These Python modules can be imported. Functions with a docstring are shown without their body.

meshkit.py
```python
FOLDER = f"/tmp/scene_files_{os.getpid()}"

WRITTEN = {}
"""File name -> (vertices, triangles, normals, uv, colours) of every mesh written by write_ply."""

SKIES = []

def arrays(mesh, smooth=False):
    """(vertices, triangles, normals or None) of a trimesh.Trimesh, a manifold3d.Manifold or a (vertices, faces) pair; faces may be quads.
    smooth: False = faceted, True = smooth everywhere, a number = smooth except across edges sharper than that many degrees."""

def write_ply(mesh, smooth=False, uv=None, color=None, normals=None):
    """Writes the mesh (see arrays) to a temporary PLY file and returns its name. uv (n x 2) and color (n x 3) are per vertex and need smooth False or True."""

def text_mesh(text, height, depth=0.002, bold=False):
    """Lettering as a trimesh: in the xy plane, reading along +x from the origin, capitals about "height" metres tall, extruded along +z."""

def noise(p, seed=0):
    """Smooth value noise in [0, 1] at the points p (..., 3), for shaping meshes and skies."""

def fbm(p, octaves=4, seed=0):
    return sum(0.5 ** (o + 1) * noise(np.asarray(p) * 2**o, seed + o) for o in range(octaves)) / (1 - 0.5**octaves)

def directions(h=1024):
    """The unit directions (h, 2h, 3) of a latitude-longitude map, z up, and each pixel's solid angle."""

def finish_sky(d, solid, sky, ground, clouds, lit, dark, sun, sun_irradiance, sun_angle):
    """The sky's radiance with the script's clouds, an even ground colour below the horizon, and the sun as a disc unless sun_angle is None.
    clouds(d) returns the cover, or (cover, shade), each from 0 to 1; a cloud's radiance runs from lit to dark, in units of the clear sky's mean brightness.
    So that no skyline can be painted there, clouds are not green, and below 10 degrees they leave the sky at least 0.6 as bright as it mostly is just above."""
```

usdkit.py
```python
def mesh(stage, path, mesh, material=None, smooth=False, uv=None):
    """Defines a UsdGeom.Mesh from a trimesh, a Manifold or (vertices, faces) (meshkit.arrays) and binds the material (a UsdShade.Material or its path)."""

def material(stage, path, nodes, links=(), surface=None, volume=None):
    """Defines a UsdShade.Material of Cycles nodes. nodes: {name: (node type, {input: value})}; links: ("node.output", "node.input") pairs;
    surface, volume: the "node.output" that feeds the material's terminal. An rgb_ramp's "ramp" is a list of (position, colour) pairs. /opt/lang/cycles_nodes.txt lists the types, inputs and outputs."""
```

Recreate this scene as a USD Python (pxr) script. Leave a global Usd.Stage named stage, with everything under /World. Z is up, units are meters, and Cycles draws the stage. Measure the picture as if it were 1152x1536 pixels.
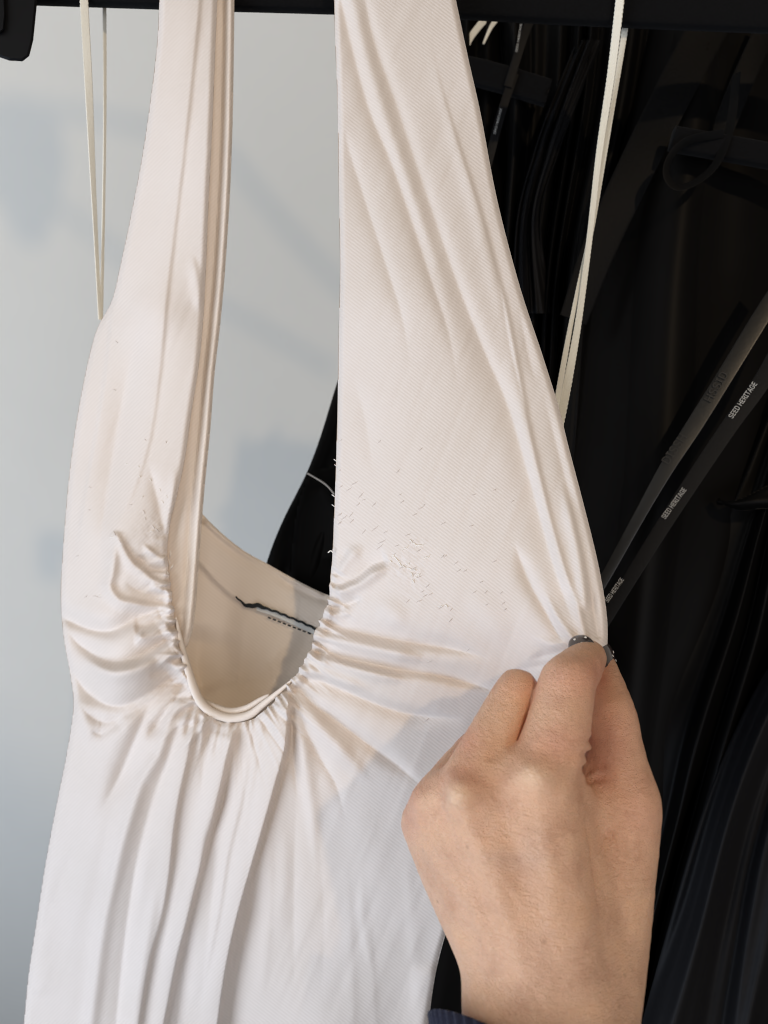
import math, numpy as np, trimesh, manifold3d, usdkit, meshkit
from pxr import Usd, UsdGeom, UsdLux, Gf, Sdf, Vt, UsdShade
from scipy.interpolate import RBFInterpolator, RegularGridInterpolator
from shapely.geometry import Polygon, LineString
import shapely

stage = Usd.Stage.CreateInMemory()
UsdGeom.SetStageUpAxis(stage, UsdGeom.Tokens.z); UsdGeom.SetStageMetersPerUnit(stage, 1.0)
UsdGeom.Xform.Define(stage, '/World'); UsdGeom.Scope.Define(stage, '/World/Looks')
rng = np.random.default_rng(7)

# ------------------------------------------------------------------ camera
W, H, F = 1152.0, 1536.0, 1154.0
PITCH, ROLL = math.radians(25), math.radians(7)
CAM = np.array([0, 0, 1.5])
fwd = np.array([0, math.cos(PITCH), -math.sin(PITCH)])
r0, d0 = np.array([1., 0, 0]), np.array([0, -math.sin(PITCH), -math.cos(PITCH)])
RT = math.cos(ROLL) * r0 - math.sin(ROLL) * d0
DN = math.sin(ROLL) * r0 + math.cos(ROLL) * d0
cam = UsdGeom.Camera.Define(stage, '/World/camera')
m = Gf.Matrix4d(*RT, 0, *(-DN), 0, *(-fwd), 0, *CAM, 1)
cam.AddTransformOp().Set(m)
cam.CreateHorizontalApertureAttr(24.0); cam.CreateVerticalApertureAttr(32.0)
cam.CreateFocalLengthAttr(24.0 * F / W)
cam.CreateFStopAttr(9.0); cam.CreateFocusDistanceAttr(0.315)
cam.CreateClippingRangeAttr(Gf.Vec2f(0.01, 100))
cam.CreateExposureAttr(-0.12)

def P(u, v, d):
    """the world point that lies at depth d (metres along the view axis) behind a place in the photograph"""
    u, v, d = np.broadcast_arrays(np.asarray(u, float), np.asarray(v, float), np.asarray(d, float))
    return CAM + d[..., None] * (fwd + ((u - W / 2) / F)[..., None] * RT + ((v - H / 2) / F)[..., None] * DN)

def on_plane(u, v, y):
    ray = P(u, v, 1.0) - CAM
    return CAM + ray * (y / ray[..., 1:2])

WALL_Y = 1.1
# ------------------------------------------------------------------ light
def look(xf, pos, target):
    z = np.asarray(pos, float) - np.asarray(target, float); z /= np.linalg.norm(z)
    x = np.cross([0, 0, 1.], z); x /= np.linalg.norm(x); y = np.cross(z, x)
    xf.AddTransformOp().Set(Gf.Matrix4d(*x, 0, *y, 0, *z, 0, *map(float, pos), 1))

def rect(name, pos, target, w, h, power, color):
    l = UsdLux.RectLight.Define(stage, '/World/' + name)
    l.CreateWidthAttr(w); l.CreateHeightAttr(h); l.CreateIntensityAttr(power); l.CreateColorAttr(Gf.Vec3f(*color))
    look(l, pos, target)
MID = P(500, 800, 0.36)
rect('unseen_left_light', (-1.7, -0.8, 2.1), MID, 2.0, 1.6, 2.9, (0.97, 0.97, 0.97))  # unseen soft light at upper left, placed to shade the folds from that side
rect('unseen_low_light', (-1.5, -0.75, 0.55), P(250, 1300, .45), 1.5, 1.2, 6.4, (0.70, 0.81, 1.0))  # unseen bluish light low at left, placed to brighten the lower dress and wall
rect('room_fill_light', (0.9, -1.8, 1.6), MID, 2.0, 1.6, 2.2, (0.93, 0.94, 1.0))  # added soft fill from behind the viewer
# the sun through a pane, high in front and to the right: a small warm lamp with a soft edge
EL, AZ = math.radians(46), math.radians(24)
sdir = np.array([math.cos(EL) * math.sin(AZ), -math.cos(EL) * math.cos(AZ), math.sin(EL)])
sun = UsdLux.DiskLight.Define(stage, '/World/sun_lamp')
LAMP = MID + sdir * 5.0
sun.CreateRadiusAttr(0.08); sun.CreateIntensityAttr(1100.0); sun.CreateColorAttr(Gf.Vec3f(1.0, 0.75, 0.48))
look(sun, LAMP, MID)

# ------------------------------------------------------------------ materials
LK = '/World/Looks/'
def mat(name, nodes, links=(), surface='p.BSDF'):
    return usdkit.material(stage, LK + name, nodes, links, surface=surface)

def fabric(name, col, col2, bump=0.16, sheen=0.15, rough=0.58, pitch=1.0):
    return mat(name, {
        'uv': ('uvmap', {'attribute': 'st'}),
        'w': ('wave_texture', {'wave_type': 'bands', 'bands_direction': 'x', 'profile': 'sine', 'scale': 7.2 * pitch, 'distortion': 0.35, 'detail': 1.0, 'detail_scale': 2.0}),
        'geo': ('geometry', {}),
        'n': ('noise_texture', {'scale': 26.0, 'detail': 3.0}),
        'f': ('noise_texture', {'scale': 2600.0, 'detail': 2.0}),
        'c': ('mix_color', {'a': col, 'b': col2}),
        'mr': ('map_range', {'from_min': 0.35, 'from_max': 0.65, 'clamp': True}),
        'sep': ('math', {'math_type': 'multiply', 'value2': 0.5}),
        'add': ('math', {'math_type': 'add'}),
        'dk': ('mix_color', {'blend_type': 'multiply', 'fac': 0.16, 'b': (0.66, 0.60, 0.56)}),
        'dm': ('math', {'math_type': 'multiply', 'value2': 0.11}),
        'b': ('bump', {'strength': bump, 'distance': 0.0004}),
        'p': ('principled_bsdf', {'roughness': rough, 'specular_ior_level': 0.22, 'sheen_weight': sheen, 'sheen_roughness': 0.4}),
        'tr': ('translucent_bsdf', {'color': (0.75, 0.62, 0.50)}),
        'mx': ('mix_closure', {'fac': 0.10}),
    }, [('uv.UV', 'w.vector'), ('geo.position', 'n.vector'), ('geo.position', 'f.vector'), ('n.fac', 'mr.value'), ('mr.result', 'c.fac'),
        ('w.fac', 'add.value1'), ('f.fac', 'sep.value1'), ('sep.value', 'add.value2'), ('add.value', 'b.height'),
        ('w.fac', 'dm.value1'), ('dm.value', 'dk.fac'), ('c.result', 'dk.a'), ('dk.result', 'p.base_color'), ('b.normal', 'p.normal'),
        ('p.BSDF', 'mx.closure1'), ('tr.BSDF', 'mx.closure2')], surface='mx.closure')

def plain(name, col, rough=0.5, spec=0.4, noise=0.0, nscale=200.0, bump=0.0, sheen=0.0, col2=None, coat=0.0):
    nodes = {'geo': ('geometry', {}), 'n': ('noise_texture', {'scale': nscale, 'detail': 4.0}),
             'c': ('mix_color', {'a': col, 'b': col2 or tuple(x * (1 - noise) for x in col)}),
             'b': ('bump', {'strength': bump, 'distance': 0.0005}),
             'p': ('principled_bsdf', {'roughness': rough, 'specular_ior_level': spec, 'sheen_weight': sheen, 'coat_weight': coat})}
    links = [('geo.position', 'n.vector'), ('n.fac', 'c.fac'), ('c.result', 'p.base_color'), ('n.fac', 'b.height')]
    if bump: links.append(('b.normal', 'p.normal'))
    return mat(name, nodes, links)

M_DRESS = fabric('pale_twill', (0.77, 0.70, 0.645), (0.75, 0.68, 0.62))
M_LINING = fabric('cream_lining', (0.84, 0.75, 0.66), (0.82, 0.73, 0.64), bump=0.1)
M_WALL = plain('painted_wall', (0.66, 0.65, 0.60), 0.75, 0.2, 0.04, 14.0)
M_VELVET = plain('black_velvet', (0.005, 0.005, 0.0055), 0.9, 0.08, 0.5, 900.0, 0.4, sheen=0.03)
M_PLASTIC = plain('black_plastic', (0.005, 0.005, 0.0055), 0.5, 0.12, 0.2, 60.0)
M_SATIN = plain('black_satin', (0.0030, 0.0028, 0.0028), 0.5, 0.08, 0.3, 60.0, 0.05)
M_BLACK = plain('black_crepe', (0.0036, 0.0036, 0.0038), 0.6, 0.11, 0.4, 500.0, 0.25)
M_CHAR = plain('charcoal_crepe', (0.0075, 0.0075, 0.0085), 0.65, 0.13, 0.3, 300.0, 0.2)
M_TAPE = plain('grey_satin_tape', (0.012, 0.012, 0.0115), 0.35, 0.4, 0.2, 400.0, 0.1)
M_TAPEB = plain('black_tape', (0.0035, 0.0035, 0.004), 0.6, 0.2, 0.2, 700.0, 0.2)
M_PRINT = plain('white_print', (0.48, 0.48, 0.46), 0.6)
M_PRINTD = plain('dark_print', (0.016, 0.016, 0.016), 0.5)
M_CORD = plain('ivory_satin', (0.80, 0.77, 0.66), 0.42, 0.5, 0.10, 900.0, 0.4)
M_WHITE = plain('white_thread', (0.82, 0.80, 0.76), 0.6)
M_SNAGD = plain('snag_dark_thread', (0.63, 0.56, 0.51), 0.8, 0.1)  # darker thread colour for the dark snag marks
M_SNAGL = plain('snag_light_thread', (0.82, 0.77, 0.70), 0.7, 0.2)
M_LABEL = plain('dark_label_edge', (0.02, 0.025, 0.03), 0.7, 0.2)
M_LABELW = plain('pale_label_tape', (0.62, 0.64, 0.64), 0.6)
M_NAVY = plain('navy_knit', (0.022, 0.024, 0.045), 0.9, 0.1, 0.4, 1500.0, 0.6, sheen=0.15)
M_NAIL = plain('grey_nail_polish', (0.055, 0.042, 0.040), 0.14, 0.5, 0.1, 80.0, coat=0.6)
M_DOT = plain('white_polish_dot', (0.85, 0.84, 0.82), 0.3)
M_SKIN = mat('skin', {
    'geo': ('geometry', {}), 'vc': ('attribute', {'attribute': 'tone'}),
    'n': ('noise_texture', {'scale': 85.0, 'detail': 5.0, 'roughness': 0.6}),
    'sp': ('voronoi_texture', {'scale': 130.0, 'randomness': 1.0}),
    'spr': ('map_range', {'from_min': 0.05, 'from_max': 0.13, 'to_min': 1.0, 'to_max': 0.0, 'clamp': True}),
    'spn': ('noise_texture', {'scale': 60.0, 'detail': 1.0}),
    'spm': ('map_range', {'from_min': 0.58, 'from_max': 0.66, 'to_min': 0.0, 'to_max': 0.45, 'clamp': True}),
    'spx': ('math', {'math_type': 'multiply'}),
    'cr': ('rgb_ramp', {'ramp': [(0.25, (0.82, 0.76, 0.74)), (0.5, (1, 1, 1)), (0.75, (1.08, 1.06, 1.0))]}),
    'mul': ('mix_color', {'blend_type': 'multiply', 'fac': 1.0, 'use_clamp': False}),
    'fr': ('mix_color', {'b': (0.30, 0.15, 0.085)}),
    'mp': ('mapping', {'rotation': (0.0, 0.0, 0.3), 'scale': (350.0, 350.0, 1300.0)}),
    'cw': ('noise_texture', {'scale': 1.0, 'detail': 3.0, 'roughness': 0.55, 'distortion': 0.6}),
    'pv': ('voronoi_texture', {'scale': 1500.0, 'feature': 'distance_to_edge'}),
    'pa': ('math', {'math_type': 'multiply', 'value2': 0.8}),
    'ad': ('math', {'math_type': 'add'}),
    'b': ('bump', {'strength': 0.8, 'distance': 0.0008}),
    'p': ('principled_bsdf', {'roughness': 0.46, 'specular_ior_level': 0.42, 'subsurface_weight': 0.12, 'subsurface_radius': (1.0, 0.35, 0.18), 'subsurface_scale': 0.0035}),
}, [('geo.position', 'n.vector'), ('geo.position', 'sp.vector'), ('geo.position', 'spn.vector'), ('sp.distance', 'spr.value'), ('spn.fac', 'spm.value'), ('spr.result', 'spx.value1'), ('spm.result', 'spx.value2'),
    ('n.fac', 'cr.fac'), ('vc.color', 'mul.a'), ('cr.color', 'mul.b'), ('mul.result', 'fr.a'), ('spx.value', 'fr.fac'), ('fr.result', 'p.base_color'),
    ('geo.position', 'mp.vector'), ('mp.vector', 'cw.vector'), ('geo.position', 'pv.vector'), ('pv.distance', 'pa.value1'), ('cw.fac', 'ad.value1'), ('pa.value', 'ad.value2'), ('ad.value', 'b.height'), ('b.normal', 'p.normal')])

# ------------------------------------------------------------------ scene helpers
_used = {}
def numbered(parent, name):
    k = _used.get((parent, name), 0); _used[(parent, name)] = k + 1
    return f'{parent}/{name}' if k == 0 else f'{parent}/{name}_{k:03d}'
def tag(prim, label=None, cat=None, group=None, kind=None):
    for k, x in (('label', label), ('category', cat), ('group', group), ('kind', kind)):
        if x: prim.SetCustomDataByKey(k, x)
def thing(name, label, cat, base, group=None):
    path = numbered('/World', name); x = UsdGeom.Xform.Define(stage, path)
    base = np.asarray(base, float).reshape(3); x.AddTranslateOp().Set(Gf.Vec3d(*map(float, base)))
    tag(x.GetPrim(), label, cat, group)
    return (path, base)
def part(name, mesh, material, parent, smooth=True, uv=None, label=None, color=None):
    path, base = parent if parent else ('/World', np.zeros(3))
    p = numbered(path, name)
    v, f, n = meshkit.arrays(mesh, False)
    v = np.asarray(v) - base
    ms = usdkit.mesh(stage, p, (v, f), material, smooth=smooth, uv=uv)
    if color is not None:
        UsdGeom.PrimvarsAPI(ms).CreatePrimvar('tone', Sdf.ValueTypeNames.Color3fArray, 'vertex').Set(Vt.Vec3fArray.FromNumpy(np.asarray(color, np.float32)))
    if label: ms.GetPrim().SetCustomDataByKey('label', label)
    return (p, base)

def smooth_line(pts, n=24):
    """Catmull-Rom through the points, evenly resampled"""
    p = np.asarray(pts, float)
    if len(p) > 2:
        q = np.vstack([2 * p[0] - p[1], p, 2 * p[-1] - p[-2]]); out = []
        for i in range(1, len(q) - 2):
            t = np.linspace(0, 1, 12, endpoint=False)[:, None]
            a, b, c, d = q[i - 1], q[i], q[i + 1], q[i + 2]
            out.append(0.5 * (2 * b + (c - a) * t + (2 * a - 5 * b + 4 * c - d) * t**2 + (3 * b - a - 3 * c + d) * t**3))
        p = np.vstack(out + [q[-2][None]])
    s = np.concatenate([[0], np.cumsum(np.linalg.norm(np.diff(p, axis=0), axis=1))])
    t = np.linspace(0, s[-1], n)
    return np.stack([np.interp(t, s, p[:, k]) for k in range(p.shape[1])], 1)

def to_line(U, V, line):
    """distance, signed side and position along (0..1) of the nearest place on a polyline"""
    best = np.full(U.shape, 1e9); side = np.zeros(U.shape); along = np.zeros(U.shape)
    n = len(line) - 1
    for i in range(n):
        a, b = line[i], line[i + 1]; e = b - a; L2 = e @ e + 1e-12
        pu, pv = U - a[0], V - a[1]
        t = np.clip((pu * e[0] + pv * e[1]) / L2, 0, 1)
        du, dv = pu - t * e[0], pv - t * e[1]
        dd = du * du + dv * dv; k = dd < best
        best = np.where(k, dd, best); side = np.where(k, np.sign(e[0] * pv - e[1] * pu), side); along = np.where(k, (i + t) / n, along)
    return np.sqrt(best), side, along

def sstep(x): x = np.clip(x, 0, 1); return x * x * (3 - 2 * x)

def fold_field(U, V, folds):
    """sum of folds: (points, height in mm towards the viewer, width on the lower/left side, width on the upper/right side, fade in, fade out)"""
    out = np.zeros(U.shape)
    for f in folds:
        pts, a, wp, wn = f[:4]; fi, fo = (f[4:6] if len(f) > 5 else (0.15, 0.15))
        ln = smooth_line(pts, 26); mg = 3.8 * max(wp, wn)
        k = (U > ln[:, 0].min() - mg) & (U < ln[:, 0].max() + mg) & (V > ln[:, 1].min() - mg) & (V < ln[:, 1].max() + mg)
        if not k.any(): continue
        d, s, t = to_line(U[k], V[k], ln); mv, mu = ln[:, 1].mean(), ln[:, 0].mean()
        bust = 780 < mv < 1115; amp = ((2.5 if mv > 918 else 1.25) if mu < 300 else 1.7) if bust else 1.0; wk = ((1.4 if mv > 918 else 1.1) if mu < 300 else 1.2) if bust else 1.0
        w = np.maximum(np.where(s > 0, wp, wn) * wk, 2.6 if abs(a) < 1.2 else 3.6 if abs(a) < 2 else 5.0)
        e = (sstep(t / fi) if fi > 0 else 1) * (sstep((1 - t) / fo) if fo > 0 else 1)
        # taper the width where the fold fades, so creases end in points
        w = w * (0.55 + 0.45 * e)
        out[k] += amp * a * np.exp(-(d / w) ** (2.0 if a > 0 else 1.35)) * e
    return out

class Cloth:
    """a cloth sheet: an outline over the photograph's view, a base depth from control points, and folds in millimetres"""
    def __init__(self, outline, ctrl, folds=(), step=3.0, roll=(10.0, 3.0), extra=None, open_v=None, twill=None, smoothing=0.0, hem=0.004):
        self.poly = Polygon(outline).buffer(0)
        u0, v0, u1, v1 = self.poly.bounds
        us = np.arange(u0 - 2 * step, u1 + 3 * step, step); vs = np.arange(v0 - 2 * step, v1 + 3 * step, step)
        U, V = np.meshgrid(us, vs)
        c = np.asarray(ctrl, float)
        cu, cv = np.arange(us[0], us[-1] + 24, 24), np.arange(vs[0], vs[-1] + 24, 24)
        CU, CV = np.meshgrid(cu, cv)
        base = RBFInterpolator(c[:, :2] / 1000, c[:, 2], kernel='thin_plate_spline', smoothing=smoothing)(np.stack([CU.ravel(), CV.ravel()], 1) / 1000).reshape(CU.shape)
        self.base = RegularGridInterpolator((cv, cu), base, method='cubic', bounds_error=False, fill_value=None)
        D = self.base(np.stack([V.ravel(), U.ravel()], 1)).reshape(U.shape)
        pts = shapely.points(U.ravel(), V.ravel())
        ring = self.poly.exterior
        shapely.prepare(self.poly)
        inside = shapely.contains(self.poly, pts).reshape(U.shape)
        dist = shapely.distance(pts, ring).reshape(U.shape)
        Z = fold_field(U, V, folds)
        if extra is not None: Z = Z + extra(U, V)
        sd = np.where(inside, dist, -dist)
        # snap the first outside ring of grid points to the outline
        snap = (~inside) & (dist < 1.5 * step)
        Us, Vs = U.copy(), V.copy()
        if snap.any():
            q = shapely.line_interpolate_point(ring, shapely.line_locate_point(ring, pts.reshape(U.shape)[snap]))
            Us[snap], Vs[snap] = shapely.get_x(q), shapely.get_y(q)
        keep = inside | snap
        w, r = roll
        s = np.clip(np.where(inside, dist, 0) / w, 0, 1)
        rollz = r * (1 - s) ** 2
        D = D - Z / 1000 + rollz / 1000
        self.grid = RegularGridInterpolator((vs, us), D, bounds_error=False, fill_value=None)
        cell = keep[:-1, :-1] & keep[1:, :-1] & keep[:-1, 1:] & keep[1:, 1:]
        anyin = inside[:-1, :-1] | inside[1:, :-1] | inside[:-1, 1:] | inside[1:, 1:]
        idx = np.arange(U.size).reshape(U.shape)
        I, J = np.nonzero(cell & anyin)
        quads = np.stack([idx[I, J], idx[I + 1, J], idx[I + 1, J + 1], idx[I, J + 1]], 1)
        # thickness: the rim turns back behind the edge
        X = P(Us, Vs, D).reshape(-1, 3)
        e = np.concatenate([quads[:, [0, 1]], quads[:, [1, 2]], quads[:, [2, 3]], quads[:, [3, 0]]])
        key = np.sort(e, 1); _, inv, cnt = np.unique(key, axis=0, return_inverse=True, return_counts=True)
        rim = e[cnt[inv.ravel()] == 1]
        rv = np.unique(rim); m2 = {int(a): i + len(X) for i, a in enumerate(rv)}
        g = np.stack(np.gradient(sd, step), -1).reshape(-1, 2)[rv]
        g /= np.linalg.norm(g, axis=1, keepdims=True) + 1e-9
        back = P(Us.ravel()[rv] + g[:, 1] * 6, Vs.ravel()[rv] + g[:, 0] * 6, D.ravel()[rv] + hem)
        X = np.vstack([X, back])
        strip = np.array([[a, m2[int(a)], m2[int(b)], b] for a, b in rim])[:, ::-1]
        quads = np.vstack([quads, strip]) if len(strip) else quads
        UVu, UVv = Us.ravel(), Vs.ravel()
        UVu = np.concatenate([UVu, UVu[rv] + g[:, 1] * 6]); UVv = np.concatenate([UVv, UVv[rv] + g[:, 0] * 6])
        tw = twill(UVu, UVv) if twill else UVv * 0.79 - UVu * 0.61
        used, remap = np.unique(quads, return_inverse=True)
        self.v = X[used]; q = remap.reshape(quads.shape)
        self.f = np.vstack([q[:, [0, 1, 2]], q[:, [0, 2, 3]]])
        self.uv = np.stack([tw[used] / 100.0, (UVu * 0.61 + UVv * 0.79)[used] / 100.0], 1)
    def depth(self, u, v): return self.grid(np.stack([np.asarray(v, float).ravel(), np.asarray(u, float).ravel()], 1)).reshape(np.shape(u))
    def mesh(self): return (self.v, self.f)

def tube(pts, radii, sides=8, caps=True):
    p = np.asarray(pts, float); n = len(p)
    t = np.gradient(p, axis=0); t /= np.linalg.norm(t, axis=1, keepdims=True) + 1e-12
    a = np.cross(t, fwd); a /= np.linalg.norm(a, axis=1, keepdims=True) + 1e-12
    b = np.cross(t, a); ang = np.arange(sides) * 2 * np.pi / sides
    r = np.broadcast_to(radii, (n,))[:, None, None]
    v = (p[:, None] + r * (np.cos(ang)[None, :, None] * a[:, None] + np.sin(ang)[None, :, None] * b[:, None])).reshape(-1, 3)
    i, j = np.meshgrid(np.arange(n - 1), np.arange(sides), indexing='ij')
    q = np.stack([i * sides + j, (i + 1) * sides + j, (i + 1) * sides + (j + 1) % sides, i * sides + (j + 1) % sides], -1).reshape(-1, 4)
    f = np.vstack([q[:, [0, 1, 2]], q[:, [0, 2, 3]]])
    if caps:
        v = np.vstack([v, p[0], p[-1]])
        k = np.arange(sides)
        f = np.vstack([f, np.stack([np.full(sides, n * sides), k, (k + 1) % sides], 1), np.stack([np.full(sides, n * sides + 1), (n - 1) * sides + (k + 1) % sides, (n - 1) * sides + k], 1)])
    return (v, f)

def ribbon(pts, thick=0.0006, n=60, twist=None, ribs=0):
    """a flat tape along (u, v, depth, width in px) points; a rounded strip with real thickness"""
    ln = smooth_line(pts, n); c = P(ln[:, 0], ln[:, 1], ln[:, 2]); w = ln[:, 3] * ln[:, 2] / F / 2
    t = np.gradient(c, axis=0); t /= np.linalg.norm(t, axis=1, keepdims=True)
    view = c - CAM; view /= np.linalg.norm(view, axis=1, keepdims=True)
    s = np.cross(t, view); s /= np.linalg.norm(s, axis=1, keepdims=True)
    nn = np.cross(s, t)
    if twist is not None:
        a = np.interp(np.linspace(0, 1, n), np.linspace(0, 1, len(twist)), twist)[:, None]
        s, nn = s * np.cos(a) + nn * np.sin(a), nn * np.cos(a) - s * np.sin(a)
    if ribs: w = w * (1 + 0.07 * np.sin(np.arange(n) * 2.1))
    prof = [(-1, 0), (-0.86, 0.8), (-0.70, 0.75), (0, 1.1), (0.70, 0.75), (0.86, 0.8), (1, 0), (0.86, -0.8), (0, -1), (-0.86, -0.8)]
    k = len(prof)
    v = np.stack([c + s * (x * w)[:, None] + nn * (y * thick / 2) for x, y in prof], 1).reshape(-1, 3)
    i, j = np.meshgrid(np.arange(n - 1), np.arange(k), indexing='ij')
    q = np.stack([i * k + j, i * k + (j + 1) % k, (i + 1) * k + (j + 1) % k, (i + 1) * k + j], -1).reshape(-1, 4)
    f = np.vstack([q[:, [0, 1, 2]], q[:, [0, 2, 3]]])
    e0 = np.array([[0, i, i + 1] for i in range(1, k - 1)]); e1 = (n - 1) * k + e0[:, ::-1]
    return (v, np.vstack([f, e0, e1]))

def text_on(text, a, b, height, lift=0.0005):
    """lettering laid on a tape from point a to point b (u, v, depth)"""
    A, B = P(*a), P(*b); t = meshkit.text_mesh(text, 1.0, 0.04)
    v = np.array(t.vertices); L = v[:, 0].max() - v[:, 0].min()
    x = B - A; ln = np.linalg.norm(x); x /= ln
    view = (A + B) / 2 - CAM; view /= np.linalg.norm(view)
    y = np.cross(view, x) * -1; y /= np.linalg.norm(y); z = np.cross(x, y)
    if y @ -DN < 0: y, z = -y, -z
    zz = -view
    w = A + (v[:, :1] - v[:, 0].min()) / L * ln * x + v[:, 1:2] * height * y + zz * (lift + v[:, 2:] * 0.004)
    return (w, np.array(t.faces))

# ------------------------------------------------------------------ setting: the wall
wx = trimesh.creation.box((4.6, 0.08, 4.4)); wx.apply_translation((0, WALL_Y + 0.04, 1.0))
tag(stage.GetPrimAtPath(part('wall', wx, M_WALL, None, smooth=False)[0]), kind='structure')

# slab out of view, placed and tilted to cast soft shade on the lower dress
def towards_lamp(q, dist): return q + (LAMP - q) / np.linalg.norm(LAMP - q) * dist
ea, eb = towards_lamp(P(60, 1060, .40), 2.2), towards_lamp(P(540, 1420, .352), 2.2)
ex_ = (eb - ea) / np.linalg.norm(eb - ea); ey_ = np.cross(np.cross(ex_, sdir), ex_); ey_ = -sdir - (-sdir @ ex_) * ex_; ey_ /= np.linalg.norm(ey_); ez_ = np.cross(ex_, ey_)
if ez_[2] < 0: ez_ = -ez_
lw = trimesh.creation.box((2.2, 0.05, 0.7)); q_ = np.array(lw.vertices)
lw.vertices = (ea + eb) / 2 + q_[:, :1] * ex_ + q_[:, 1:2] * ey_ + (q_[:, 2:] - 0.35) * ez_
tag(stage.GetPrimAtPath(part('window_wall', lw, M_WALL, None, smooth=False)[0]), kind='structure')

# ------------------------------------------------------------------ the hanger behind the dress
HB = 0.364
def bar_mesh(line, half_h, half_t):
    """a bar with rounded long edges along (u, v, depth) points"""
    ln = smooth_line(line, 30); c = P(ln[:, 0], ln[:, 1], ln[:, 2])
    t = np.gradient(c, axis=0); t /= np.linalg.norm(t, axis=1, keepdims=True)
    up = -DN - (t @ -DN)[:, None] * t; up /= np.linalg.norm(up, axis=1, keepdims=True)
    out = np.cross(t, up)
    ang = np.linspace(0, 2 * np.pi, 20, endpoint=False)
    cx = np.sign(np.cos(ang)) * np.abs(np.cos(ang)) ** 0.45; cy = np.sign(np.sin(ang)) * np.abs(np.sin(ang)) ** 0.45
    v = (c[:, None] + half_h * cy[None, :, None] * up[:, None] + half_t * cx[None, :, None] * out[:, None]).reshape(-1, 3)
    n, k = len(c), 20
    i, j = np.meshgrid(np.arange(n - 1), np.arange(k), indexing='ij')
    q = np.stack([i * k + j, i * k + (j + 1) % k, (i + 1) * k + (j + 1) % k, (i + 1) * k + j], -1).reshape(-1, 4)
    e0 = np.array([[0, i + 1, i] for i in range(1, k - 1)]); e1 = (n - 1) * k + e0[:, ::-1]
    return (v, np.vstack([q[:, [0, 1, 2]], q[:, [0, 2, 3]], e0, e1]))
hg = thing('clip_hanger', 'black velvet hanger with a long bar across the top and a clip at its left', 'hanger', P(576, 0, HB))
px = HB / F
hh = 30 * px
part('bar', bar_mesh([(-60, -29, HB - .004), (300, -17, HB), (600, -8, HB), (900, 7, HB), (1300, 24, HB + .006)], hh, 0.0035), M_VELVET, hg)
def hull_mesh(pts, rad):
    mm = manifold3d.Manifold.batch_hull([manifold3d.Manifold.sphere(rad, 12).translate([float(c) for c in p]) for p in pts]).to_mesh()
    return (np.array(mm.vert_properties[:, :3]), np.array(mm.tri_verts))
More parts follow.
